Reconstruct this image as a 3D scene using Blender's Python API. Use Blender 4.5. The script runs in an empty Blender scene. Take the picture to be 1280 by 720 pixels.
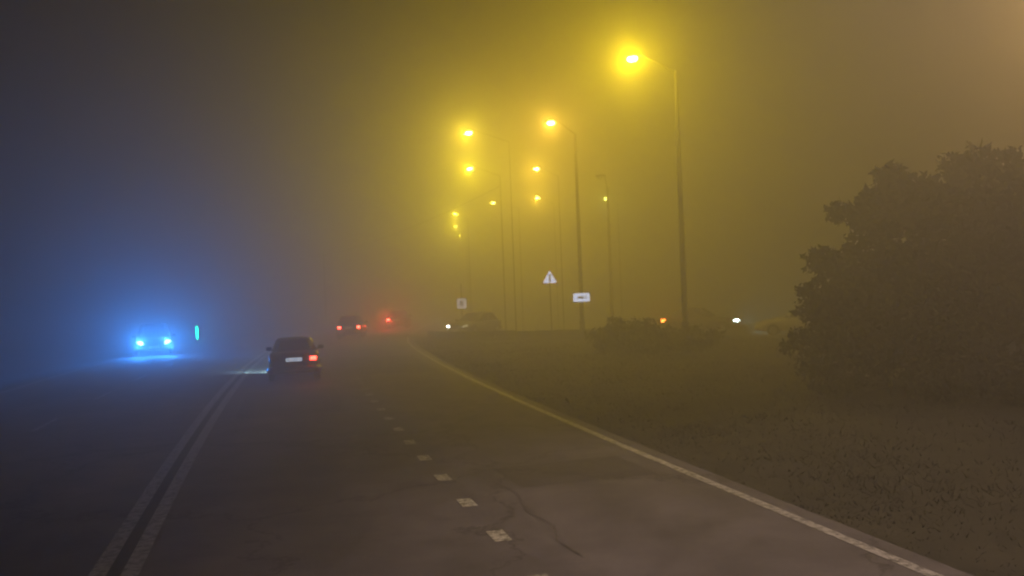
import bpy, bmesh, math, random
from mathutils import Vector, Matrix, noise

R = math.radians
scene = bpy.context.scene
C = scene.collection
random.seed(7)

# ------------------------------------------------------------------ camera
CAM_H = 2.8
cam_d = bpy.data.cameras.new('camera')
cam = bpy.data.objects.new('camera', cam_d)
C.objects.link(cam)
cam_d.sensor_width = 36.0
cam_d.lens = 1100 / 1280 * 36.0
cam_d.clip_start = 0.05
cam_d.clip_end = 2000
cam.matrix_world = (Matrix.Translation((0, 0, CAM_H))
                    @ Matrix.Rotation(R(90.1), 4, 'X') @ Matrix.Rotation(R(-2.2), 4, 'Z'))
scene.camera = cam
# the phone focuses on the windscreen's wet glass, so the whole road is slightly soft
cam_d.dof.use_dof = True
cam_d.dof.focus_distance = 3.0
cam_d.dof.aperture_fstop = 4.2

# ------------------------------------------------------------------ night sky
world = bpy.data.worlds.new('World')
scene.world = world
world.use_nodes = True
wn = world.node_tree
wn.nodes.clear()
wo = wn.nodes.new('ShaderNodeOutputWorld')
bg = wn.nodes.new('ShaderNodeBackground')
sky = wn.nodes.new('ShaderNodeTexSky')
sky.sky_type = 'NISHITA'
sky.sun_disc = False
sky.sun_elevation = R(-3)
sky.sun_rotation = R(200)
bg.inputs['Strength'].default_value = 0.008
wn.links.new(sky.outputs[0], bg.inputs['Color'])
wn.links.new(bg.outputs[0], wo.inputs['Surface'])

# ------------------------------------------------------------------ exposure, sampling
scene.view_settings.view_transform = 'Standard'
scene.view_settings.look = 'None'
scene.view_settings.gamma = 1
scene.view_settings.use_curve_mapping = False
scene.view_settings.exposure = 0.0
cy = scene.cycles
cy.use_denoising = True
cy.volume_bounces = 1
cy.max_bounces = 4
cy.diffuse_bounces = 2
cy.glossy_bounces = 2
cy.use_adaptive_sampling = True
cy.adaptive_threshold = 0.03
cy.sample_clamp_indirect = 3.0
cy.use_light_tree = True

FOG_DENSITY = 0.027
FOG_ANISO = 0.68
STREET_W = 1600.0
SODIUM = (1.0, 0.70, 0.01)

# ------------------------------------------------------------------ materials
MATS = {}


def new_mat(name):
    m = bpy.data.materials.new(name)
    m.use_nodes = True
    nt = m.node_tree
    return m, nt, nt.nodes['Principled BSDF']


def mat(name, col, rough=0.6, metal=0.0, var=0.0, scale=8.0, emit=None, estr=0.0, bump=0.0, coat=0.0):
    """plain procedural material: base colour with a little noise variation and fine relief"""
    if name in MATS:
        return MATS[name]
    m, nt, b = new_mat(name)
    b.inputs['Roughness'].default_value = rough
    b.inputs['Metallic'].default_value = metal
    b.inputs['Base Color'].default_value = (*col, 1)
    if coat:
        b.inputs['Coat Weight'].default_value = coat
    if var or bump:
        tc = nt.nodes.new('ShaderNodeTexCoord')
        nz = nt.nodes.new('ShaderNodeTexNoise')
        nz.inputs['Scale'].default_value = scale
        nz.inputs['Detail'].default_value = 6
        nt.links.new(tc.outputs['Object'], nz.inputs['Vector'])
        if var:
            r = nt.nodes.new('ShaderNodeValToRGB')
            r.color_ramp.elements[0].position = 0.3
            r.color_ramp.elements[1].position = 0.7
            r.color_ramp.elements[0].color = (*[c * (1 - var) for c in col], 1)
            r.color_ramp.elements[1].color = (*[min(1, c * (1 + var)) for c in col], 1)
            nt.links.new(nz.outputs['Fac'], r.inputs['Fac'])
            nt.links.new(r.outputs['Color'], b.inputs['Base Color'])
        if bump:
            bp = nt.nodes.new('ShaderNodeBump')
            bp.inputs['Strength'].default_value = bump
            bp.inputs['Distance'].default_value = 0.02
            nt.links.new(nz.outputs['Fac'], bp.inputs['Height'])
            nt.links.new(bp.outputs['Normal'], b.inputs['Normal'])
    if emit:
        b.inputs['Emission Color'].default_value = (*emit, 1)
        b.inputs['Emission Strength'].default_value = estr
    MATS[name] = m
    return m


def asphalt(name, base, tracks=False):
    m, nt, b = new_mat(name)
    N, L = nt.nodes, nt.links
    tc = N.new('ShaderNodeTexCoord')

    def noise_node(scale, detail=5, rough=0.6):
        n = N.new('ShaderNodeTexNoise')
        n.inputs['Scale'].default_value = scale
        n.inputs['Detail'].default_value = detail
        n.inputs['Roughness'].default_value = rough
        L.new(tc.outputs['Object'], n.inputs['Vector'])
        return n

    def ramp(src, p0, c0, p1, c1):
        r = N.new('ShaderNodeValToRGB')
        r.color_ramp.elements[0].position = p0
        r.color_ramp.elements[1].position = p1
        r.color_ramp.elements[0].color = (*c0, 1)
        r.color_ramp.elements[1].color = (*c1, 1)
        L.new(src, r.inputs['Fac'])
        return r

    def mult(a, bb):
        x = N.new('ShaderNodeMix')
        x.data_type = 'RGBA'
        x.blend_type = 'MULTIPLY'
        x.inputs['Factor'].default_value = 1.0
        L.new(a, x.inputs['A'])
        L.new(bb, x.inputs['B'])
        return x.outputs['Result']

    big = noise_node(0.16, 4)
    mid = noise_node(1.3, 6, 0.7)
    fine = noise_node(60, 3)
    cracks = N.new('ShaderNodeTexVoronoi')
    cracks.feature = 'DISTANCE_TO_EDGE'
    cracks.inputs['Scale'].default_value = 0.22
    warp = noise_node(0.9, 5, 0.7)
    add = N.new('ShaderNodeMix')
    add.data_type = 'RGBA'
    add.blend_type = 'LINEAR_LIGHT'
    add.inputs['Factor'].default_value = 0.9
    L.new(tc.outputs['Object'], add.inputs['A'])
    L.new(warp.outputs['Color'], add.inputs['B'])
    L.new(add.outputs['Result'], cracks.inputs['Vector'])
    c1 = ramp(big.outputs['Fac'], 0.35, [c * 0.68 for c in base], 0.65, [c * 1.22 for c in base])
    c2 = ramp(mid.outputs['Fac'], 0.35, (0.70,) * 3, 0.65, (1,) * 3)
    c3 = ramp(cracks.outputs['Distance'], 0.0, (0.45,) * 3, 0.012, (1,) * 3)
    c4 = ramp(fine.outputs['Fac'], 0.35, (0.75,) * 3, 0.7, (1,) * 3)
    colour = mult(mult(mult(c1.outputs[0], c2.outputs[0]), c3.outputs[0]), c4.outputs[0])
    if tracks:
        # tyre-polished wheel tracks and a darker drip line between them, across the width of the road
        at = N.new('ShaderNodeAttribute')
        at.attribute_name = 'lateral'
        wob = N.new('ShaderNodeMath')
        wob.operation = 'MULTIPLY_ADD'
        wob.inputs[1].default_value = 0.03
        L.new(mid.outputs['Fac'], wob.inputs[0])
        L.new(at.outputs['Fac'], wob.inputs[2])
        rp = N.new('ShaderNodeValToRGB')
        el = rp.color_ramp.elements
        stops = []
        W = OFF_R - OFF_L + 2 * SHOULDER
        for c in (-9.8, -6.0, -2.0, 1.7):
            for o, g in ((-1.5, 0.93), (-0.8, 1.0), (0.0, 0.80), (0.8, 1.0), (1.5, 0.93)):
                stops.append(((c + o - OFF_L + SHOULDER) / W + 0.015, g))
        el[0].position, el[1].position = stops[0][0], stops[-1][0]
        el[0].color, el[1].color = (stops[0][1],) * 3 + (1,), (stops[-1][1],) * 3 + (1,)
        for p, g in stops[1:-1]:
            e = el.new(p)
            e.color = (g, g, g, 1)
        L.new(wob.outputs[0], rp.inputs['Fac'])
        colour = mult(colour, rp.outputs['Color'])
    L.new(colour, b.inputs['Base Color'])
    rr = ramp(big.outputs['Fac'], 0.35, (0.72,) * 3, 0.7, (0.9,) * 3)
    L.new(rr.outputs[0], b.inputs['Roughness'])
    b.inputs['Specular IOR Level'].default_value = 0.3
    bp = N.new('ShaderNodeBump')
    bp.inputs['Strength'].default_value = 0.35
    bp.inputs['Distance'].default_value = 0.01
    L.new(fine.outputs['Fac'], bp.inputs['Height'])
    L.new(bp.outputs['Normal'], b.inputs['Normal'])
    return m


def paint_mat(name, col):
    """worn road paint: chips let the asphalt show"""
    m, nt, b = new_mat(name)
    N, L = nt.nodes, nt.links
    tc = N.new('ShaderNodeTexCoord')
    n = N.new('ShaderNodeTexNoise')
    n.inputs['Scale'].default_value = 9
    n.inputs['Detail'].default_value = 8
    n.inputs['Roughness'].default_value = 0.75
    L.new(tc.outputs['Object'], n.inputs['Vector'])
    r = N.new('ShaderNodeValToRGB')
    r.color_ramp.elements[0].position = 0.40
    r.color_ramp.elements[0].color = (0.09, 0.085, 0.08, 1)
    r.color_ramp.elements[1].position = 0.55
    r.color_ramp.elements[1].color = (*col, 1)
    L.new(n.outputs['Fac'], r.inputs['Fac'])
    L.new(r.outputs['Color'], b.inputs['Base Color'])
    b.inputs['Roughness'].default_value = 0.6
    return m


OFF_L, OFF_DBL, OFF_R = -11.6, -4.08, 3.42     # lateral offsets from the dashed lane line
SHOULDER = 0.32
M_ASPH = asphalt('asphalt', (0.215, 0.19, 0.192), True)
M_SLIP = asphalt('asphalt_slip', (0.085, 0.076, 0.068))
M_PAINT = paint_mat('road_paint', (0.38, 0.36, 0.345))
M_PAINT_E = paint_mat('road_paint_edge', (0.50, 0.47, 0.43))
M_PAINT_FAINT = paint_mat('road_paint_faint', (0.15, 0.14, 0.13))  # darkest paint tone, for the far lane dashes
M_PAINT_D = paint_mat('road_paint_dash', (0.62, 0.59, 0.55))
M_JOINT = mat('joint_sealant', (0.055, 0.048, 0.048), 0.85, var=0.3)
M_GROUND = mat('soil_grass', (0.034, 0.029, 0.018), 0.95, var=0.45, scale=1.4, bump=0.8)
M_GRASS = mat('grass_blade', (0.036, 0.031, 0.019), 0.8, var=0.4, scale=0.8)
M_LEAF = mat('leaf', (0.034, 0.030, 0.017), 0.65, var=0.45, scale=1.7)
M_BARK = mat('bark', (0.07, 0.055, 0.04), 0.9, var=0.4, scale=12, bump=0.8)
M_GALV = mat('weathered_steel', (0.035, 0.032, 0.03), 0.85, 0.0, var=0.3, scale=5)
M_WOOD = mat('pole_wood', (0.10, 0.08, 0.06), 0.9, var=0.3, scale=9)
M_CABLE = mat('cable_rubber', (0.02, 0.02, 0.02), 0.7)
M_TYRE = mat('tyre_rubber', (0.015, 0.015, 0.016), 0.85)
M_RIM = mat('alloy', (0.32, 0.32, 0.33), 0.35, 0.8)
M_GLASS = mat('car_glass', (0.012, 0.013, 0.015), 0.06)
M_TRIM = mat('black_plastic', (0.02, 0.02, 0.021), 0.6)
M_CHROME = mat('chrome', (0.6, 0.6, 0.6), 0.18, 1.0)
M_TAIL_OFF = mat('tail_lamp_unlit', (0.09, 0.008, 0.006), 0.25)
M_LAMP_OFF = mat('lamp_clear_unlit', (0.42, 0.42, 0.40), 0.15)
M_SIGN_BACK = mat('sign_aluminium', (0.3, 0.3, 0.3), 0.5, 0.6)


def glow(name, col, s):
    return mat(name, col, 0.4, emit=col, estr=s)


# ------------------------------------------------------------------ mesh helpers
def obj(name, bm_or_mesh, material, parent=None, smooth=False, kind=None):
    if isinstance(bm_or_mesh, bmesh.types.BMesh):
        me = bpy.data.meshes.new(name)
        bmesh.ops.recalc_face_normals(bm_or_mesh, faces=bm_or_mesh.faces[:])
        bm_or_mesh.to_mesh(me)
        bm_or_mesh.free()
    else:
        me = bm_or_mesh
    if material and not me.materials:
        me.materials.append(material)
    if smooth:
        me.polygons.foreach_set('use_smooth', [True] * len(me.polygons))
    o = bpy.data.objects.new(name, me)
    C.objects.link(o)
    if parent:
        o.parent = parent
    if kind:
        o['kind'] = kind
    return o


def pydata(name, v, f):
    me = bpy.data.meshes.new(name)
    me.from_pydata(v, [], f)
    me.update()
    return me


def empty(name, loc=(0, 0, 0), rz=0.0):
    o = bpy.data.objects.new(name, None)
    C.objects.link(o)
    o.location = loc
    o.rotation_euler = (0, 0, rz)
    o.empty_display_size = 0.2
    return o


def tag(o, label, cat, group=None):
    o['label'] = label
    o['category'] = cat
    if group:
        o['group'] = group
    return o


def box(bm, c, s, rot=None, bevel=0.0):
    r = bmesh.ops.create_cube(bm, size=1.0)
    vs = r['verts']
    M = Matrix.Translation(c) @ (rot.to_4x4() if rot else Matrix()) @ Matrix.Diagonal((*s, 1))
    bmesh.ops.transform(bm, matrix=M, verts=vs)
    if bevel:
        es = {e for v in vs for e in v.link_edges}
        bmesh.ops.bevel(bm, geom=list(es), offset=bevel, segments=2, affect='EDGES', profile=0.7)
    return bm


def tube(bm, pts, rad, n=10, caps=True):
    """sweep a circle along pts with a radius for each point"""
    pts = [Vector(p) for p in pts]
    if not hasattr(rad, '__len__'):
        rad = [rad] * len(pts)
    rings = []
    up = Vector((0, 0, 1))
    for i, p in enumerate(pts):
        t = (pts[min(i + 1, len(pts) - 1)] - pts[max(i - 1, 0)]).normalized()
        a = t.cross(up)
        if a.length < 0.05:
            a = t.cross(Vector((0, 1, 0)))
        a.normalize()
        b = t.cross(a).normalized()
        rings.append([bm.verts.new(p + rad[i] * (math.cos(k * math.tau / n) * a + math.sin(k * math.tau / n) * b))
                      for k in range(n)])
    for i in range(len(rings) - 1):
        for k in range(n):
            bm.faces.new((rings[i][k], rings[i][(k + 1) % n], rings[i + 1][(k + 1) % n], rings[i + 1][k]))
    if caps:
        bm.faces.new(rings[0][::-1])
        bm.faces.new(rings[-1])
    return bm


def prism(bm, pts2, thick, M):
    """extrude a closed 2-D outline (x, z) by thick along -y/+y, then transform"""
    a = [bm.verts.new(M @ Vector((x, -thick / 2, z))) for x, z in pts2]
    b = [bm.verts.new(M @ Vector((x, thick / 2, z))) for x, z in pts2]
    n = len(pts2)
    bm.faces.new(a)
    bm.faces.new(b[::-1])
    for i in range(n):
        bm.faces.new((a[i], b[i], b[(i + 1) % n], a[(i + 1) % n]))
    return bm


def sstep(a, b, x):
    t = max(0.0, min(1.0, (x - a) / (b - a)))
    return t * t * (3 - 2 * t)


# ------------------------------------------------------------------ road layout
# The dashed lane line is the reference curve: dx/dy of the road by distance ahead.
SLOPE = [(-40, -0.275), (12, -0.275), (30, -0.235), (45, -0.19), (58, -0.08), (70, -0.01), (100, 0.02), (320, 0.02)]


def slope(y):
    for (a, sa), (b, sb) in zip(SLOPE, SLOPE[1:]):
        if y <= b:
            return sa + (sb - sa) * max(0, (y - a)) / (b - a)
    return SLOPE[-1][1]


REF = []
_y, _x = 10.0, -0.25
fw = []
while _y < 300:
    fw.append((_x, _y))
    _x += slope(_y + 0.25) * 0.5
    _y += 0.5
bk = []
_y, _x = 10.0, -0.25
while _y > -30:
    _x -= slope(_y - 0.25) * 0.5
    _y -= 0.5
    bk.append((_x, _y))
REF = bk[::-1] + fw


def ref_x(y):
    i = max(0, min(len(REF) - 2, int((y - REF[0][1]) / 0.5)))
    a, b = REF[i], REF[i + 1]
    t = (y - a[1]) / 0.5
    return a[0] + (b[0] - a[0]) * t


def road_pt(y, off):
    """point at a lateral offset (right positive) from the dashed line"""
    s = slope(y)
    n = Vector((1, -s)).normalized()
    return Vector((ref_x(y) + n.x * off, y + n.y * off))


def lateral(x, y):
    return (x - ref_x(y)) / math.sqrt(1 + slope(y) ** 2)



SLIP = [Vector(p) for p in ((60, 30), (40, 36), (25, 42.2), (14, 47.5), (9, 50.1), (4, 52.6), (-2, 56.2), (-7, 60.4))]
# smooth the slip road's centre line
for _ in range(2):
    out = [SLIP[0]]
    for a, b in zip(SLIP, SLIP[1:]):
        out += [a.lerp(b, 0.25), a.lerp(b, 0.75)]
    SLIP = out + [SLIP[-1]]


def slip_dist(x, y):
    p = Vector((x, y))
    best = 1e9
    for a, b in zip(SLIP, SLIP[1:]):
        ab = b - a
        t = max(0, min(1, (p - a).dot(ab) / ab.length_squared))
        best = min(best, (p - a - ab * t).length)
    return best


SLIP_Z = -0.12


def slip_z(x):
    """the slip road lies lower than the verge and climbs to meet the main road"""
    return SLIP_Z * sstep(-5.5, 1.5, x)


def ground_z(x, y):
    lat = lateral(x, y) if -25 < y < 290 else 50
    z = -0.06
    r = lat - OFF_R - SHOULDER
    if r > 0 and y < 140:
        z += 0.26 * sstep(0.3, 7, r) * sstep(60, 30, y) + 0.35 * sstep(7, 16, r) * sstep(40, 20, y)
        z += sstep(0.3, 2, r) * (0.10 * noise.noise((x * 0.35, y * 0.35, 0)) + 0.05 * noise.noise((x * 1.1, y * 1.1, 3)))
    l = OFF_L - SHOULDER - lat
    if l > 0:
        z += sstep(0.2, 3, l) * (-0.25 + 0.12 * noise.noise((x * 0.3, y * 0.3, 5)))
    if r > 0:
        z -= 2.6 * sstep(59, 70, y) * sstep(3, 9, r)
    if x > -12 and 20 < y < 75:
        d = slip_dist(x, y)
        if d < 8:
            k = sstep(5.4, 3.3, d)
            z = z * (1 - k) + (slip_z(x) - 0.06) * k
    return z


# ------------------------------------------------------------------ ground sheet
def axis(spans):
    o = []
    for a, b, s in spans:
        n = int(round((b - a) / s))
        o += [a + (b - a) * i / n for i in range(n)]
    return o + [spans[-1][1]]


gx = axis([(-240, -60, 12), (-60, -26, 2), (-26, 30, 0.6), (30, 60, 1.5), (60, 240, 12)])
gy = axis([(-60, -6, 6), (-6, 80, 0.7), (80, 140, 3), (140, 300, 16)])
gv = [(x, y, ground_z(x, y)) for y in gy for x in gx]
nx = len(gx)
gf = [(j * nx + i, j * nx + i + 1, (j + 1) * nx + i + 1, (j + 1) * nx + i) for j in range(len(gy) - 1) for i in range(nx - 1)]
obj('ground', pydata('ground', gv, gf), M_GROUND, smooth=True, kind='structure')


def ribbon(y0, y1, o0, o1, z, step=1.0, thick=0.0):
    n = max(1, int(round((y1 - y0) / step)))
    v, f = [], []
    for i in range(n + 1):
        y = y0 + (y1 - y0) * i / n
        a, b = road_pt(y, o0), road_pt(y, o1)
        v += [(a.x, a.y, z), (b.x, b.y, z)]
        if i:
            k = 2 * i
            f.append((k - 2, k - 1, k + 1, k))
    return v, f


v, f = ribbon(-25, 285, OFF_L - SHOULDER, OFF_R + SHOULDER, 0.0)
road = obj('road', pydata('road', v, f), M_ASPH, kind='structure')
la = road.data.attributes.new('lateral', 'FLOAT', 'POINT')
la.data.foreach_set('value', [float(i % 2) for i in range(len(v))])


def marking(name, y0, y1, o0, o1, m, step=1.0):
    v, f = ribbon(y0, y1, o0, o1, 0.005, step)
    return obj(name, pydata(name, v, f), m, road)


for y0, y1 in ((-20, 8), (8, 60), (60, 280)):
    marking('edge_line', y0, y1, OFF_R - 0.07, OFF_R + 0.07, M_PAINT_E)
    marking('centre_line', y0, y1, OFF_DBL - 0.255, OFF_DBL - 0.075, M_PAINT)
    marking('centre_line', y0, y1, OFF_DBL + 0.075, OFF_DBL + 0.255, M_PAINT)
    marking('centre_joint', y0, y1, OFF_DBL - 0.07, OFF_DBL + 0.07, M_JOINT)
    marking('edge_line', y0, y1, OFF_L - 0.06, OFF_L + 0.06, M_PAINT)
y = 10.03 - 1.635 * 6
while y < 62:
    marking('lane_dash', y - 0.22, y + 0.22, -0.10, 0.10, M_PAINT_D if y < 16.0 else M_PAINT_E if y < 19.5 else M_PAINT if y < 25 else M_PAINT_FAINT, 0.25)  # dash paint gets darker in steps with distance
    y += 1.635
y = 4.0
while y < 110:
    marking('lane_dash', y, y + 2.0, OFF_DBL - 3.8, OFF_DBL - 3.7, M_PAINT, 0.5)
    y += 6.0
# repair patches and a tar-sealed crack in the asphalt
M_PATCH = asphalt('asphalt_patch', (0.135, 0.12, 0.118))
M_TAR = mat('tar_seal', (0.125, 0.11, 0.108), 0.9, var=0.3)
for y0, y1, o0, o1 in ((12.2, 13.6, 0.9, 3.0), (21.5, 27.5, -3.4, -0.8), (31.0, 39.5, -1.8, 2.9)):
    v, f = ribbon(y0, y1, o0, o1, 0.003)
    pv = [(x + 0.12 * noise.noise((x * 2, yy * 2, 1)), yy + 0.15 * noise.noise((x * 2, yy * 2, 7)), z) for x, yy, z in v]
    obj('repair_patch', pydata('repair_patch', pv, f), M_PATCH, road)
for pts in (((0.62, 9.0), (0.55, 9.6), (0.72, 10.2), (0.60, 10.9), (0.75, 11.8), (0.66, 13.0), (0.9, 14.5)),):
    v, f = [], []
    for i, (o, yy) in enumerate(pts):
        w = 0.010 + 0.008 * random.random()
        a, b = road_pt(yy, o - w), road_pt(yy, o + w)
        v += [(a.x, a.y, 0.007), (b.x, b.y, 0.007)]
        if i:
            f.append((2 * i - 2, 2 * i - 1, 2 * i + 1, 2 * i))
    obj('sealed_crack', pydata('sealed_crack', v, f), M_TAR, road)

# slip road behind the verge
v, f = [], []
for i, p in enumerate(SLIP):
    t = (SLIP[min(i + 1, len(SLIP) - 1)] - SLIP[max(i - 1, 0)]).normalized()
    n = Vector((t.y, -t.x))
    for s in (-2.9, 2.9):
        q = p + n * s
        v.append((q.x, q.y, slip_z(q.x) + 0.012))
    if i:
        f.append((2 * i - 2, 2 * i - 1, 2 * i + 1, 2 * i))
obj('slip_road', pydata('slip_road', v, f), M_SLIP, kind='structure')


# low concrete barrier along the far side of the verge
M_CONC = mat('dark_concrete', (0.035, 0.031, 0.027), 0.9, var=0.3, scale=4, bump=0.4)
BAR = [Vector(p) for p in ((-5.3, 55.0), (-3.6, 52.0), (-1.0, 49.3), (2.3, 46.9), (5.2, 44.6), (9.0, 42.0))]
barrier = empty('concrete_barrier', (BAR[2].x, BAR[2].y, 0))
tag(barrier, 'low dark concrete barrier edging the verge in front of the signs', 'barrier')
for a, b in zip(BAR, BAR[1:]):
    n = max(1, int(round((b - a).length / 1.6)))
    for i in range(n):
        p, q = a.lerp(b, i / n), a.lerp(b, (i + 0.985) / n)
        m_ = (p + q) / 2
        bm = bmesh.new()
        zz = ground_z(m_.x, m_.y) - 0.06
        prism(bm, [(-0.19, 0), (0.19, 0), (0.17, 0.10), (0.09, 0.24), (0.07, 0.55), (-0.07, 0.55), (-0.09, 0.22), (-0.17, 0.10)], (q - p).length,
              Matrix.Translation((m_.x - BAR[2].x, m_.y - BAR[2].y, zz)) @ Matrix.Rotation(math.atan2(q.y - p.y, q.x - p.x) - math.pi / 2, 4, 'Z'))
        obj('barrier_block', bm, M_CONC, barrier)


# ------------------------------------------------------------------ street lamps
def point_light(name, loc, power, col, radius, parent=None):
    l = bpy.data.lights.new(name, 'POINT')
    l.energy = power
    l.color = col
    l.shadow_soft_size = radius
    o = bpy.data.objects.new(name, l)
    C.objects.link(o)
    o.location = loc
    o.parent = parent
    return o


def spot_light(name, loc, direction, power, col, angle, blend, radius, parent=None):
    l = bpy.data.lights.new(name, 'SPOT')
    l.energy = power
    l.color = col
    l.spot_size = angle
    l.spot_blend = blend
    l.shadow_soft_size = radius
    o = bpy.data.objects.new(name, l)
    C.objects.link(o)
    o.location = loc
    o.rotation_euler = Vector(direction).to_track_quat('-Z', 'Y').to_euler()
    o.parent = parent
    return o


def street_lamp(x, y, arm, label, lit=1.0, col=SODIUM, h=12.0, thick=1.0, yaw=R(-24), cutoff=False):
    z0 = ground_z(x, y) - 0.1
    t = empty('street_lamp', (x, y, z0))
    t.rotation_euler.z = yaw
    H = h - z0
    tag(t, label, 'street lamp', 'street lamps beside the road')
    bm = bmesh.new()
    tube(bm, [(0, 0, 0), (0, 0, 1.2), (0, 0, 1.25), (0, 0, H * 0.5), (0, 0, H - 0.7)],
         [0.155 * thick, 0.15 * thick, 0.12 * thick, 0.10 * thick, 0.065 * thick], 12)
    obj('pole', bm, M_GALV, t, True)
    bm = bmesh.new()
    tube(bm, [(0, 0, 0), (0, 0, 0.14)], [0.24, 0.22], 12)
    obj('base_plate', bm, M_GALV, t)
    bm = bmesh.new()
    pts = []
    for i in range(9):
        a = i / 8
        pts.append((-(arm - 0.3) * (1 - (1 - a) ** 1.6), 0, H - 0.75 + 0.85 * math.sin(a * math.pi / 2)))
    tube(bm, pts, [(0.038 - 0.016 * i / 8) * min(1, thick + 0.2) for i in range(9)], 8)
    obj('arm', bm, M_GALV, t, True)
    # cobra head: flattened housing with a lens below
    bm = bmesh.new()
    prof = [(-0.38, 0.05, 0.05), (-0.30, 0.12, 0.09), (0.0, 0.17, 0.13), (0.25, 0.15, 0.11), (0.38, 0.06, 0.06)]
    rings = []
    for px, w, hh in prof:
        rings.append([bm.verts.new((px - arm, w * math.cos(a), hh * max(-0.25, math.sin(a))))
                      for a in [k * math.tau / 12 for k in range(12)]])
    for r0, r1 in zip(rings, rings[1:]):
        for k in range(12):
            bm.faces.new((r0[k], r0[(k + 1) % 12], r1[(k + 1) % 12], r1[k]))
    bm.faces.new(rings[0])
    bm.faces.new(rings[-1][::-1])
    bmesh.ops.translate(bm, verts=bm.verts[:], vec=(0, 0, H + 0.12))
    hd = obj('lamp_head', bm, M_GALV, t, True)
    bm = bmesh.new()
    bmesh.ops.create_icosphere(bm, subdivisions=2, radius=1.0)
    bmesh.ops.transform(bm, matrix=Matrix.Translation((-arm - 0.05, 0, H + 0.02)) @ Matrix.Diagonal((0.23, 0.16, 0.13, 1)), verts=bm.verts[:])
    lens = obj('lens', bm, glow('sodium_lens', (1.0, 0.82, 0.30), 36.0) if lit else M_LAMP_OFF, hd, True)
    if lit and cutoff:
        spot_light('lamp_light', (-arm - 0.05, 0, H - 0.16), (0, 0, -1), STREET_W * lit, col, R(92), 0.6, 0.10, t)
    elif lit:
        point_light('lamp_light', (-arm - 0.05, -0.36, H - 0.12), STREET_W * lit, col, 0.10, t)
    return t


street_lamp(6.87, 35.2, 1.70, 'tallest street lamp, nearest lit yellow lamp, its pole beside the dark bushes', 1.2)
street_lamp(3.80, 48.6, 1.35, 'lit street lamp whose pole carries the white rectangular plate', 0.85, (1.0, 0.57, 0.04))
street_lamp(3.85, 67.1, 1.70, 'lit street lamp just right of centre, upper of the two small orange ones', 1.1, (1.0, 0.60, 0.03), thick=0.4)
street_lamp(4.55, 89.0, 1.70, 'distant lit street lamp above the warning triangle, lower of the two small orange ones', 1.5, (1.0, 0.61, 0.03), thick=0.4)
street_lamp(0.15, 50.3, 2.50, 'highest lit lamp of the left yellow row, on a slim pole', 0.95, (1.0, 0.70, 0.03), thick=0.22)
street_lamp(-0.57, 65.3, 2.41, 'second lit lamp down the left yellow row, pole left of the warning triangle', 1.4, (1.0, 0.76, 0.02), thick=0.45)
street_lamp(1.02, 92.0, 2.85, 'small faint lamp alone between the two rows of street lamps', 0.35, SODIUM, thick=0.65)
street_lamp(-4.9, 103.6, 1.55, 'third lit lamp down the left yellow row, in the strong yellow glow', 2.0, (1.0, 0.78, 0.02))
street_lamp(-6.2, 123.9, 1.55, 'tiny lamp second from the bottom of the left yellow row', 2.4, (1.0, 0.78, 0.02))
street_lamp(-6.9, 145.6, 1.50, 'tiniest and lowest lamp of the left yellow row', 1.0, SODIUM)
street_lamp(6.75, 60.0, 0.45, 'unlit grey street lamp pole between the sign plate and the nearest lamp', 0, SODIUM, h=10.2)
street_lamp(13.6, 110.0, 1.5, 'faint greenish far lamp glimmering behind the unlit lamp pole', 0.5, (0.8, 0.9, 0.12), h=13.7)
street_lamp(21.5, 27.0, 1.7, 'street lamp out of frame beyond the trees on the right', 1.5, (1.0, 0.58, 0.18))
street_lamp(8.6, 8.0, 2.4, 'unseen lamp added on the near right verge to light the foreground road', 2.3, (1.0, 0.75, 0.66), cutoff=True)  # added downward spot, unseen, brightens the near asphalt


# ------------------------------------------------------------------ overhead cable with its far support
zc = ground_z(-25.5, 120)
wp = empty('utility_pole', (-25.5, 120, zc - 0.2))
tag(wp, 'wooden utility pole far across the road carrying the cable', 'utility pole')
bm = bmesh.new()
tube(bm, [(0, 0, 0), (0, 0, 9.4)], [0.15, 0.10], 10)
obj('pole', bm, M_WOOD, wp, True)
bm = bmesh.new()
box(bm, (0, 0, 9.0), (1.2, 0.1, 0.1))
obj('crossarm', bm, M_WOOD, wp)
bm = bmesh.new()
a, b = Vector((-0.6, 65.3, 10.5)), Vector((-25.5, 120, zc + 8.85))
pts = []
for i in range(25):
    t = i / 24
    p = a.lerp(b, t)
    p.z -= 0.7 * 4 * t * (1 - t)
    pts.append(p)
tube(bm, pts, 0.022, 6)
tag(obj('overhead_cable', bm, M_CABLE), 'thin dark overhead cable slanting down to the left through the yellow glow', 'cable')


# ------------------------------------------------------------------ signs
M_WHITE_SIGN = mat('sign_white_glow', (0.75, 0.78, 0.85), 0.5, emit=(0.55, 0.68, 1.0), estr=2.0)  # emission stands in for headlights reflected by the sign face
M_DIM_SIGN = mat('sign_white_dim', (0.75, 0.75, 0.78), 0.5, emit=(0.7, 0.72, 0.95), estr=0.75)  # weaker emission in place of the same headlight reflection
M_RED_SIGN = mat('sign_red', (0.45, 0.03, 0.03), 0.5, emit=(0.8, 0.45, 0.5), estr=0.45)  # red border with reflected headlight put in as emission
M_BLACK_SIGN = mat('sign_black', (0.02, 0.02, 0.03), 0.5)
M_GREY_SIGN = mat('sign_grey_print', (0.28, 0.31, 0.38), 0.5, emit=(0.5, 0.6, 1.0), estr=0.25)  # grey print, given a little glow as if reflecting headlights


def rounded(pts, r, n=4):
    out = []
    m = len(pts)
    for i in range(m):
        p, a, b = Vector(pts[i]), Vector(pts[i - 1]), Vector(pts[(i + 1) % m])
        u, w = (a - p).normalized() * r, (b - p).normalized() * r
        for k in range(n + 1):
            t = k / n
            q = (p + u) * (1 - t) ** 2 + p * 2 * t * (1 - t) + (p + w) * t * t
            out.append((q.x, q.y))
    return out


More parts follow.
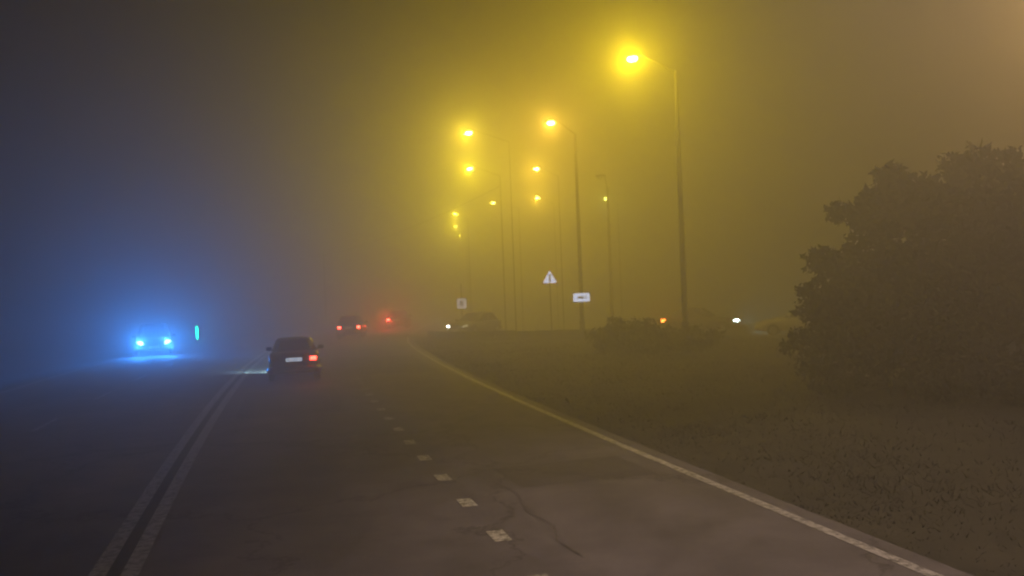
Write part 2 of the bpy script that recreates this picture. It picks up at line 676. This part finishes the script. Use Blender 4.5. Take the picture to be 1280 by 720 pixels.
def post(parent, h, y=0.06, r=0.03):
    bm = bmesh.new()
    tube(bm, [(0, y, -0.3), (0, y, h)], r, 8)
    return obj('post', bm, M_GALV, parent, True)


def panel(name, parent, outline, y, th, m):
    bm = bmesh.new()
    prism(bm, outline, th, Matrix.Translation((0, y, 0)))
    return obj(name, bm, m, parent)


gz = ground_z(2.16, 49.9)
s = empty('warning_sign', (2.16, 49.9, gz))
tag(s, 'white triangular warning sign with a dark upright mark, above the rectangular plate', 'road sign')
zc = 3.42 - gz
post(s, zc + 0.4)
T = [(-0.46, zc - 0.36), (0.46, zc - 0.36), (0, zc + 0.44)]
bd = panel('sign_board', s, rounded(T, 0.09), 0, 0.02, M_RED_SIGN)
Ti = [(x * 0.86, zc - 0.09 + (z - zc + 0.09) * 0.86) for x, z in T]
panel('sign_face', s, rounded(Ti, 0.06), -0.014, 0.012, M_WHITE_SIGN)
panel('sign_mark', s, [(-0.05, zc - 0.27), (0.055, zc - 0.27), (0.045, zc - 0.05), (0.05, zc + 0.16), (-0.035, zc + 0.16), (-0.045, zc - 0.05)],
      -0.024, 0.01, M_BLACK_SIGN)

s = empty('plate_sign', (3.80, 48.42, 0))
tag(s, 'white rectangular plate fixed to a lamp pole below and right of the warning triangle', 'road sign')
zc = 2.22
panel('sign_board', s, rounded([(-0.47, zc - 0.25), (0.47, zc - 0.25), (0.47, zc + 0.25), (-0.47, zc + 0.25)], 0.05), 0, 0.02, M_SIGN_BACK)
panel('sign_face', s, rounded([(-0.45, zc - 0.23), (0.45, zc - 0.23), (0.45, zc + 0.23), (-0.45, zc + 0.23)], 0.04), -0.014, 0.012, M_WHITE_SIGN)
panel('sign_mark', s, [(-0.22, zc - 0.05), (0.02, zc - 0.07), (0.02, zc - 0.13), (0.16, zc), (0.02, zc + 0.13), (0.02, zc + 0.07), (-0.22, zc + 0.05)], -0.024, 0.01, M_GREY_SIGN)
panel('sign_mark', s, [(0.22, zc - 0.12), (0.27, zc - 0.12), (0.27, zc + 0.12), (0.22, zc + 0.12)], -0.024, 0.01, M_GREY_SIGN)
bm = bmesh.new()
for dz in (0.12, -0.12):
    bm = bmesh.new()
    box(bm, (0, 0.06, zc + dz), (0.30, 0.10, 0.05))
    obj('clamp', bm, M_GALV, s)

gz = ground_z(-3.59, 62)
s = empty('square_sign', (-3.59, 62, gz))
tag(s, 'small dim square sign on a thin post above the car with one bright headlight', 'road sign')
zc = 1.95 - gz
post(s, 3.35 - gz)
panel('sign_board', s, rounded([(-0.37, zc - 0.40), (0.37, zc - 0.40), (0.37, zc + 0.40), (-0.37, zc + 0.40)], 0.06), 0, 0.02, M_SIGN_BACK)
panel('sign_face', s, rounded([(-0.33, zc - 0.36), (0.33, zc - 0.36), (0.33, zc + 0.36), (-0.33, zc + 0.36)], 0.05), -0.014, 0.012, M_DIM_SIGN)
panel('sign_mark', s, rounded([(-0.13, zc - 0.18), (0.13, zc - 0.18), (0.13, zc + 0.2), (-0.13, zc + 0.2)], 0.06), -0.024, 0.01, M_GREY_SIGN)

# glowing green marker post across the road
s = empty('marker_post', (-21.58, 60, ground_z(-21.58, 60)))
tag(s, 'slim glowing green marker post right of the oncoming headlights', 'marker post')
bm = bmesh.new()
tube(bm, [(0, 0, -0.1), (0, 0, 0.32)], [0.075, 0.07], 10)
obj('base', bm, M_TRIM, s, True)
bm = bmesh.new()
tube(bm, [(0, 0, 0.32), (0.0, 0, 1.16)], [0.062, 0.062], 12)
obj('light_tube', bm, glow('green_tube', (0.0, 1.0, 0.42), 20.0), s, True)
bm = bmesh.new()
tube(bm, [(0, 0, 1.16), (0, 0, 1.22)], [0.075, 0.06], 10)
obj('cap', bm, M_TRIM, s, True)
point_light('tube_light', (0.12, -0.15, 0.8), 14.0, (0.0, 0.9, 0.6), 0.1, s)


# ------------------------------------------------------------------ cars
def car_body_mesh(L, W, H, deck, hood, name):
    """lower body lofted from cross-sections; the sill line is cut by round wheel arches"""
    hw = W / 2
    hl = L / 2
    wheels = (-hl + 0.78, hl - 0.82)
    st = sorted(set([round(-hl + L * i / 44, 3) for i in range(45)] +
                    [round(w + d, 3) for w in wheels for d in (-0.36, -0.33, -0.28, -0.2, -0.1, 0, 0.1, 0.2, 0.28, 0.33, 0.36)]))
    bm = bmesh.new()
    rings = []
    for yy in st:
        e = min(1.0, (hl - abs(yy)) / 0.5)
        nar = 1.0 - 0.20 * (1 - e) ** 2.2
        w = hw * nar
        top = deck if yy < 0 else hood
        belt = 0.93
        if yy < -0.9:
            t = sstep(-0.9, -1.6, yy)
            tz = belt + (deck - belt) * t
        elif yy > 0.8:
            t = sstep(0.8, 1.4, yy)
            tz = belt + (hood - belt) * t - 0.12 * sstep(1.2, hl, yy)
        else:
            tz = belt
        tz -= 0.11 * (1 - e) ** 2.5
        zb = 0.24 + 0.10 * (1 - e)
        for wy in wheels:
            d = abs(yy - wy)
            if d < 0.355:
                zb = max(zb, 0.30 + math.sqrt(max(0, 0.355 ** 2 - d * d)))
        zm = max(0.56, zb + 0.02)
        sec = [(0.0, min(zb, 0.34) if zb < 0.3 else 0.34), (w * 0.80, min(zb, 0.34)), (w * 0.90, zb if zb < 0.34 else 0.36),
               (w * 0.985, zb + 0.03), (w, zm + 0.02), (w * 0.99, max(zm + 0.04, 0.74)), (w * 0.965, max(zm + 0.06, tz - 0.08)),
               (w * 0.90, tz - 0.01), (w * 0.70, tz + 0.012), (w * 0.35, tz + 0.022), (0, tz + 0.026)]
        ring = [bm.verts.new((x, yy, z)) for x, z in sec] + [bm.verts.new((-x, yy, z)) for x, z in sec[-2:0:-1]]
        rings.append(ring)
    n = len(rings[0])
    for a, b in zip(rings, rings[1:]):
        for k in range(n):
            bm.faces.new((a[k], a[(k + 1) % n], b[(k + 1) % n], b[k]))
    bm.faces.new(rings[0])
    bm.faces.new(rings[-1][::-1])
    return bm


def car(loc, heading, label, paint, L=4.3, W=1.70, H=1.45, hatch=False, tail=(0, 0), head=None,
        rear_glow=6.0, plate_glow=0.0, orange=None, group=None):
    """heading: direction of travel in degrees, 90 = straight away from the camera"""
    deck = 0.93 if hatch else 1.0
    t = empty('car', loc, R(heading - 90))
    tag(t, label, 'car', group)
    hl, hw = L / 2, W / 2
    obj('body', car_body_mesh(L, W, H, deck, 0.90, 'body'), paint, t, True)
    # cabin: belt ring to roof ring
    yb0, yb1 = (-hl + 0.22, 1.02) if hatch else (-hl + 0.62, 1.02)
    yr0, yr1 = (-hl + 0.62, 0.12) if hatch else (-hl + 1.18, 0.15)
    zb, zr = 0.92, H - 0.05
    wb, wr = hw * 0.915, hw * 0.70

    def ring(z, y0, y1, w):
        cr = 0.16
        return [(-w, y0 + cr, z), (-w + cr, y0 - 0.02, z), (0, y0 - 0.05, z), (w - cr, y0 - 0.02, z), (w, y0 + cr, z),
                (w, (y0 + y1) / 2, z), (w, y1 - cr, z), (w - cr, y1 + 0.02, z), (0, y1 + 0.07, z), (-w + cr, y1 + 0.02, z), (-w, y1 - cr, z),
                (-w, (y0 + y1) / 2, z)]
    lv = [ring(zb - 0.05, yb0, yb1, wb), ring(zr - 0.02, yr0, yr1, wr + 0.02), ring(zr + 0.03, yr0 + 0.10, yr1 - 0.10, wr - 0.07),
          ring(zr + 0.05, yr0 + 0.30, yr1 - 0.30, wr - 0.28)]
    bm = bmesh.new()
    rv = [[bm.verts.new(p) for p in r] for r in lv]
    for a, b in zip(rv, rv[1:]):
        for k in range(12):
            bm.faces.new((a[k], a[(k + 1) % 12], b[(k + 1) % 12], b[k]))
    bm.faces.new(rv[-1])
    bm.faces.new(rv[0][::-1])
    obj('cabin', bm, paint, t, True)

    def glass(name, a, b, s0=0.08, s1=0.92, u0=0.06, u1=0.94, off=0.008):
        """pane between belt edge a=(p,q) and roof edge b=(p,q), inset and set proud of the cabin"""
        p0, p1, q0, q1 = Vector(a[0]), Vector(a[1]), Vector(b[0]), Vector(b[1])
        n = (p1 - p0).cross(q0 - p0).normalized()
        cen = (p0 + p1 + q0 + q1) / 4
        if n.dot(cen - Vector((0, -0.2, 1.1))) < 0:
            n = -n
        bm = bmesh.new()
        def P(u, s):
            return (p0.lerp(p1, u)).lerp(q0.lerp(q1, u), s) + n * off
        vs = [bm.verts.new(P(u, s)) for u, s in ((u0, s0), (u1, s0), (u1 - 0.01, s1), (u0 + 0.01, s1))]
        bm.faces.new(vs)
        ex = bmesh.ops.extrude_face_region(bm, geom=bm.faces[:])
        bmesh.ops.translate(bm, verts=[e for e in ex['geom'] if isinstance(e, bmesh.types.BMVert)], vec=-n * 0.006)
        return obj(name, bm, M_GLASS, t)
    A, B = lv[0], lv[1]
    glass('rear_window', (A[1], A[3]), (B[1], B[3]), 0.16, 0.93, 0.02, 0.98, 0.035)
    glass('windscreen', (A[9], A[7]), (B[9], B[7]), 0.12, 0.95, 0.02, 0.98, 0.045)
    for sgn, (i, j, k) in ((1, (4, 5, 6)), (-1, (0, 11, 10))):
        glass('side_window', (A[i], A[j]), (B[i], B[j]), 0.14, 0.93, 0.10, 0.97, 0.006)
        glass('side_window', (A[j], A[k]), (B[j], B[k]), 0.14, 0.93, 0.03, 0.92, 0.006)
    # bumpers
    for sgn in (-1, 1):
        bm = bmesh.new()
        pts = [(-hw * 0.93, sgn * (hl - 0.30), 0.42), (-hw * 0.80, sgn * (hl - 0.03), 0.42), (-hw * 0.4, sgn * (hl + 0.035), 0.42),
               (hw * 0.4, sgn * (hl + 0.035), 0.42), (hw * 0.80, sgn * (hl - 0.03), 0.42), (hw * 0.93, sgn * (hl - 0.30), 0.42)]
        tube(bm, pts, 0.13, 10)
        bp = obj('bumper', bm, paint, t, True)
        bm = bmesh.new()
        pts = [(x, yy + sgn * 0.115, 0.42 - 0.055) for x, yy, z in pts[1:5]]
        tube(bm, pts, 0.028, 6)
        obj('bumper_strip', bm, M_CHROME, bp, True)
    # wheels
    for wy in (-hl + 0.78, hl - 0.82):
        for sx in (-1, 1):
            bm = bmesh.new()
            x0, x1 = sx * (hw - 0.20), sx * (hw - 0.005)
            tube(bm, [(x0, wy, 0.31), (x0 + sx * 0.02, wy, 0.31), (x1 - sx * 0.03, wy, 0.31), (x1, wy, 0.31)], [0.27, 0.31, 0.31, 0.275], 22)
            w = obj('wheel', bm, M_TYRE, t, True)
            bm = bmesh.new()
            tube(bm, [(x1 - sx * 0.02, wy, 0.31), (x1 + sx * 0.012, wy, 0.31)], [0.20, 0.19], 18)
            obj('rim', bm, M_RIM, w)
    # mirrors
    for sx in (-1, 1):
        bm = bmesh.new()
        box(bm, (sx * (hw + 0.07), 0.62, 1.0), (0.20, 0.10, 0.14), bevel=0.03)
        box(bm, (sx * (hw - 0.04), 0.64, 0.95), (0.10, 0.05, 0.05))
        obj('wing_mirror', bm, M_TRIM, t)
    # tail lights (left, right)
    for sx, on in zip((-1, 1), tail):
        bm = bmesh.new()
        box(bm, (sx * (hw * 0.74), -hl + 0.0, 0.78), (0.20, 0.10, 0.13), rot=Matrix.Rotation(sx * R(24), 3, 'Z'), bevel=0.03)
        m = glow('tail_lit_%d' % int(on * 10), (1.0, 0.06, 0.035), on) if on else M_TAIL_OFF
        tl = obj('tail_light', bm, m, t)
        if on:
            spot_light('tail_glow', (sx * hw * 0.74, -hl - 0.12, 0.78), (0, -1, 0.12), rear_glow, (1.0, 0.05, 0.02), R(165), 0.5, 0.05, t)
    # headlights
    for sx in (-1, 1):
        bm = bmesh.new()
        bmesh.ops.create_icosphere(bm, subdivisions=2, radius=1.0)
        M = Matrix.Translation((sx * hw * 0.72, hl - 0.085, 0.685)) @ Matrix.Rotation(-sx * R(28), 4, 'Z') @ Matrix.Rotation(-sx * R(14), 4, 'Y') @ Matrix.Diagonal((0.19, 0.09, 0.085, 1))
        bmesh.ops.transform(bm, matrix=M, verts=bm.verts[:])
        on = head and head.get('lens', {}).get(sx, head.get('s', 0))
        m = glow('head_lit_%s_%d' % (label[:14], sx), head['lens_col'], on) if on else M_LAMP_OFF
        obj('headlight', bm, m, t, True)
        if on:
            spot_light('headlight_beam', (sx * hw * 0.72, hl + 0.06, 0.69), (head.get('yaw', 0), 1, head.get('dip', -0.05)),
                       head['power'] * head.get('each', {}).get(sx, 1.0), head['col'], R(head.get('angle', 70)), 1.0, 0.06, t)
            if head.get('spill'):
                spot_light('headlight_spill', (sx * hw * 0.72, hl + 0.10, 0.69), (0, 1, 0.25), head['spill'] * head.get('each', {}).get(sx, 1.0),
                           head['col'], R(150), 0.6, 0.07, t)
    # grille
    bm = bmesh.new()
    box(bm, (0, hl - 0.0, 0.66), (W * 0.42, 0.05, 0.12), bevel=0.02)
    obj('grille', bm, M_TRIM, t)
    # number plates
    for sgn, z in ((-1, 0.76), (1, 0.46)):
        bm = bmesh.new()
        yy = -hl - 0.015 if sgn < 0 else hl + 0.178
        box(bm, (0, yy, z), (0.52, 0.016, 0.115), bevel=0.004)
        pm = mat('plate_emissive', (0.7, 0.75, 0.8), 0.4, emit=(0.62, 0.74, 0.92), estr=plate_glow) if (plate_glow and sgn < 0) else mat('plate', (0.65, 0.66, 0.68), 0.4)  # rear plate emits in place of reflecting headlights
        pl = obj('number_plate', bm, pm, t)
        if sgn < 0 and plate_glow:
            for k, xx in enumerate((-0.19, -0.12, -0.05, 0.02, 0.09, 0.19)):
                bm = bmesh.new()
                box(bm, (xx, yy - 0.009, z - 0.003 * (k % 2)), (0.022 if k % 3 else 0.035, 0.004, 0.07 - 0.012 * (k % 2)))
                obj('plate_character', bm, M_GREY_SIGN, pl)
    if orange:
        x, yy, z = orange
        bm = bmesh.new()
        box(bm, (x, yy, z), (0.10, 0.30, 0.18), bevel=0.03)
        obj('indicator', bm, glow('indicator_lit', (1.0, 0.22, 0.03), 16.0), t)
        spot_light('indicator_glow', (x + math.copysign(0.14, x), yy, z), (math.copysign(1, x), 0, 0.1), 40.0, (1.0, 0.15, 0.01), R(165), 0.5, 0.05, t)
    return t


P_DARK = mat('paint_dark', (0.030, 0.020, 0.022), 0.3, 0.2, coat=0.6)
P_GREY = mat('paint_grey', (0.06, 0.055, 0.05), 0.35, 0.2, coat=0.5)
P_BLUE = mat('paint_black', (0.010, 0.010, 0.012), 0.6)
P_TAUPE = mat('paint_taupe', (0.09, 0.08, 0.065), 0.6)
P_PALE = mat('paint_silver', (0.45, 0.43, 0.39), 0.35, 0.3, coat=0.5)
BLUEWHITE = (0.03, 0.26, 1.0)

car((-7.78, 31.2, 0), 90 + 13, 'dark car ahead with a bright number plate and only its right tail light lit', P_DARK,
    L=4.2, W=1.68, H=1.43, tail=(0, 16.0), rear_glow=9.0, plate_glow=1.0,
    head=dict(s=8, lens_col=(0.8, 0.92, 1.0), col=(0.45, 0.88, 1.0), power=1000, angle=85, dip=-0.45, yaw=-0.65, each={1: 0.3, -1: 1.0}))
car((-10.75, 58.6, 0), 90 + 5, 'distant dark car with two red tail lights on the road ahead', P_GREY,
    L=4.2, W=1.66, H=1.5, hatch=True, tail=(40.0, 40.0), rear_glow=10.0,
    head=dict(s=6, lens_col=(1, 0.9, 0.7), col=(1, 0.85, 0.6), power=350, angle=80, dip=-0.1))
car((-9.35, 72.0, 0), 90 + 1, 'farthest car ahead with a single glaring red rear fog light', P_GREY,
    L=4.2, W=1.66, H=1.45, tail=(70.0, 0), rear_glow=700.0)
car((-20.15, 49.3, -0.0), -90 + 22, 'oncoming car with dazzling blue-white headlights in a blue glow', P_BLUE,
    L=4.5, W=1.92, H=1.65, hatch=True,
    head=dict(s=14, lens_col=(0.75, 0.95, 1.0), col=BLUEWHITE, power=200, angle=44, dip=0.05, yaw=0.0, spill=2050))
car((-2.5, 56.6, slip_z(-2.5)), -90 - 30, 'grey car facing the camera with one small bright headlight, below the square sign', P_TAUPE,
    L=4.3, W=1.74, H=1.5, hatch=True,
    head=dict(s=20, lens={1: 22, -1: 0.6}, each={1: 1.0, -1: 0.15}, lens_col=(1.0, 0.96, 0.8), col=(1.0, 0.92, 0.7), power=120, angle=80))
car((10.6, 50.4, SLIP_Z), -20, 'dark car side-on behind the verge with an orange-red rear light and white headlight', P_GREY,
    L=4.4, W=1.74, H=1.48, orange=(0.80, -1.85, 0.80),
    head=dict(s=30, lens_col=(0.75, 1.0, 0.95), col=(0.6, 1.0, 0.95), power=160, angle=90, spill=60))
car((14.9, 45.6, SLIP_Z), 158, 'pale silver car half hidden behind the shrubs on the right', P_PALE, L=4.3, W=1.72, H=1.45, hatch=True)


# ------------------------------------------------------------------ vegetation
def leaf_cloud(clumps, n_per, size, rng):
    """leaf-sized faces spread through uneven clumps"""
    v, f = [], []
    for c, r in clumps:
        c = Vector(c)
        n = int(n_per * r * r)
        for _ in range(n):
            d = Vector((rng.gauss(0, 1), rng.gauss(0, 1), rng.gauss(0, 1))).normalized()
            rad = r * (rng.random() ** 0.45) * (0.85 + 0.5 * noise.noise((c + d * 1.4) * 1.3))
            p = c + Vector((d.x, d.y, d.z * 0.85)) * rad
            a = Vector((rng.gauss(0, 1), rng.gauss(0, 1), rng.gauss(0, 1))).normalized()
            b = a.cross(Vector((rng.gauss(0, 1), rng.gauss(0, 1), rng.gauss(0, 1)))).normalized()
            s = size * rng.uniform(0.5, 1.2) * (1.9 if rng.random() < 0.15 else 1.2)
            k = len(v)
            v += [p - a * s, p + b * s * 0.45, p + a * s, p - b * s * 0.45]
            f.append((k, k + 1, k + 2, k + 3))
    return v, f


def tree(name, cat, label, x, y, h, spread, rng, base_h=0.9, size=0.085, dens=900, lean=(0, 0), group=None, ncl=26, trunk_r=0.16):
    z0 = ground_z(x, y) - 0.12
    t = empty(name, (x, y, z0))
    tag(t, label, cat, group)
    bm = bmesh.new()
    hh = h * 0.72
    pts = [Vector((lean[0] * a + 0.15 * math.sin(a * 5 + x), lean[1] * a, hh * a)) for a in (0, 0.15, 0.35, 0.6, 0.8, 1.0)]
    tube(bm, pts, [trunk_r * k for k in (1.25, 1.0, 0.8, 0.55, 0.35, 0.15)], 9)
    clumps = []
    for i in range(ncl):
        a = rng.uniform(0, math.tau)
        q = rng.random() ** 0.6
        zz = base_h + (h - base_h) * (0.08 + 0.80 * rng.random())
        k = 1 - abs((zz - base_h) / (h - base_h) - 0.42) ** 2 * 1.7
        rr = spread * q * max(0.25, k) * 0.85
        c = Vector((lean[0] * 0.8 + rr * math.cos(a), lean[1] * 0.8 + rr * math.sin(a), zz))
        clumps.append((c, rng.uniform(0.20, 0.36) * spread))
        if i % 2 == 0:
            b0 = pts[min(4, 1 + int(zz / h * 4))]
            mid = b0.lerp(c, 0.5) + Vector((0, 0, -0.12 * spread * 0.5))
            tube(bm, [b0, mid, c], [trunk_r * 0.38, trunk_r * 0.26, trunk_r * 0.08], 6)
    obj('trunk', bm, M_BARK, t, True)
    # sprays that break up the outline
    for c, r in clumps[:]:
        for _ in range(3):
            d = Vector((rng.gauss(0, 1), rng.gauss(0, 1), abs(rng.gauss(0, 0.8)))).normalized()
            clumps.append((c + d * r * 0.9, r * rng.uniform(0.25, 0.5)))
    v, f = leaf_cloud(clumps, dens, size, rng)
    obj('crown', pydata('crown', v, f), M_LEAF, t, kind='stuff')
    return t


rng = random.Random(11)
tree('broadleaf_tree', 'tree', 'big dark bushy tree on the right, left edge bulging above the shrub', 10.55, 20.5, 5.2, 3.25, rng, group='roadside trees and shrubs', base_h=0.2, ncl=54, dens=900, size=0.10)
tree('broadleaf_tree', 'tree', 'dark tree at the right edge of the picture, partly cut off', 13.0, 19.0, 5.0, 3.0, rng, group='roadside trees and shrubs', base_h=0.3, ncl=55)
tree('shrub', 'shrub', 'wide dark shrub at the left foot of the big right-hand tree', 8.2, 19.4, 2.8, 2.15, rng, base_h=0.1, dens=1100, size=0.07, ncl=40, trunk_r=0.06, group='roadside trees and shrubs')
tree('shrub', 'shrub', 'low shrub in the shade below the right-hand tree', 10.2, 17.6, 2.4, 2.1, rng, base_h=0.1, dens=1000, size=0.07, ncl=36, trunk_r=0.05, group='roadside trees and shrubs')
tree('shrub', 'shrub', 'low dark shrub on the verge just left of the nearest lamp pole', 4.5, 33.4, 1.30, 1.7, rng, base_h=0.02, dens=900, size=0.06, ncl=30, trunk_r=0.04, group='roadside trees and shrubs')
tree('shrub', 'shrub', 'small dark shrub at the foot of the nearest lamp pole', 6.6, 33.2, 1.0, 1.3, rng, base_h=0.02, dens=900, size=0.06, ncl=20, trunk_r=0.04, group='roadside trees and shrubs')

tree('shrub', 'shrub', 'shrub at the lower right edge of the picture', 10.9, 15.0, 2.3, 2.0, rng, base_h=0.1, dens=1000, size=0.07, ncl=32, trunk_r=0.05, group='roadside trees and shrubs')

# grass on the verge
rng = random.Random(5)
v, f = [], []
made = 0
while made < 45000:
    y = 6 + 46 * rng.random() ** 1.2
    r = rng.random() ** 1.25 * 15
    p = road_pt(y, OFF_R + SHOULDER + 0.12 + r + 0.25 * noise.noise((y * 0.8, 0, 0)))
    if slip_dist(p.x, p.y) < 3.1:
        continue
    dn = noise.noise((p.x * 0.5, p.y * 0.5, 2))
    if rng.random() > 0.65 + 0.7 * dn:
        continue
    made += 1
    z = ground_z(p.x, p.y)
    h = rng.uniform(0.025, 0.085) * (1 + 0.8 * max(0, dn)) * min(1, 0.35 + r * 0.5)
    a = rng.uniform(0, math.tau)
    w = 0.007 + 0.0004 * y
    dx, dy = math.cos(a) * w, math.sin(a) * w
    lx, ly = rng.gauss(0, 1.3) * h, rng.gauss(0, 1.3) * h
    k = len(v)
    v += [(p.x - dx, p.y - dy, z - 0.01), (p.x + dx, p.y + dy, z - 0.01), (p.x + lx, p.y + ly, z + h)]
    f.append((k, k + 1, k + 2))
g = obj('grass', pydata('grass', v, f), M_GRASS, kind='stuff')
tag(g, 'short dark rough grass covering the roadside verge', 'grass')

# ------------------------------------------------------------------ fog
bm = bmesh.new()
box(bm, (0, 120, 7.2), (520, 400, 17.6))
hz = obj('haze', bm, None, kind='stuff')
tag(hz, 'thick night fog filling the air over the whole road', 'fog')
m = bpy.data.materials.new('fog')
m.use_nodes = True
nt = m.node_tree
nt.nodes.clear()
out = nt.nodes.new('ShaderNodeOutputMaterial')
pv = nt.nodes.new('ShaderNodeVolumePrincipled')
pv.inputs['Color'].default_value = (0.86, 0.86, 0.86, 1)
pv.inputs['Density'].default_value = FOG_DENSITY
pv.inputs['Anisotropy'].default_value = FOG_ANISO
nt.links.new(pv.outputs[0], out.inputs['Volume'])
hz.data.materials.append(m)
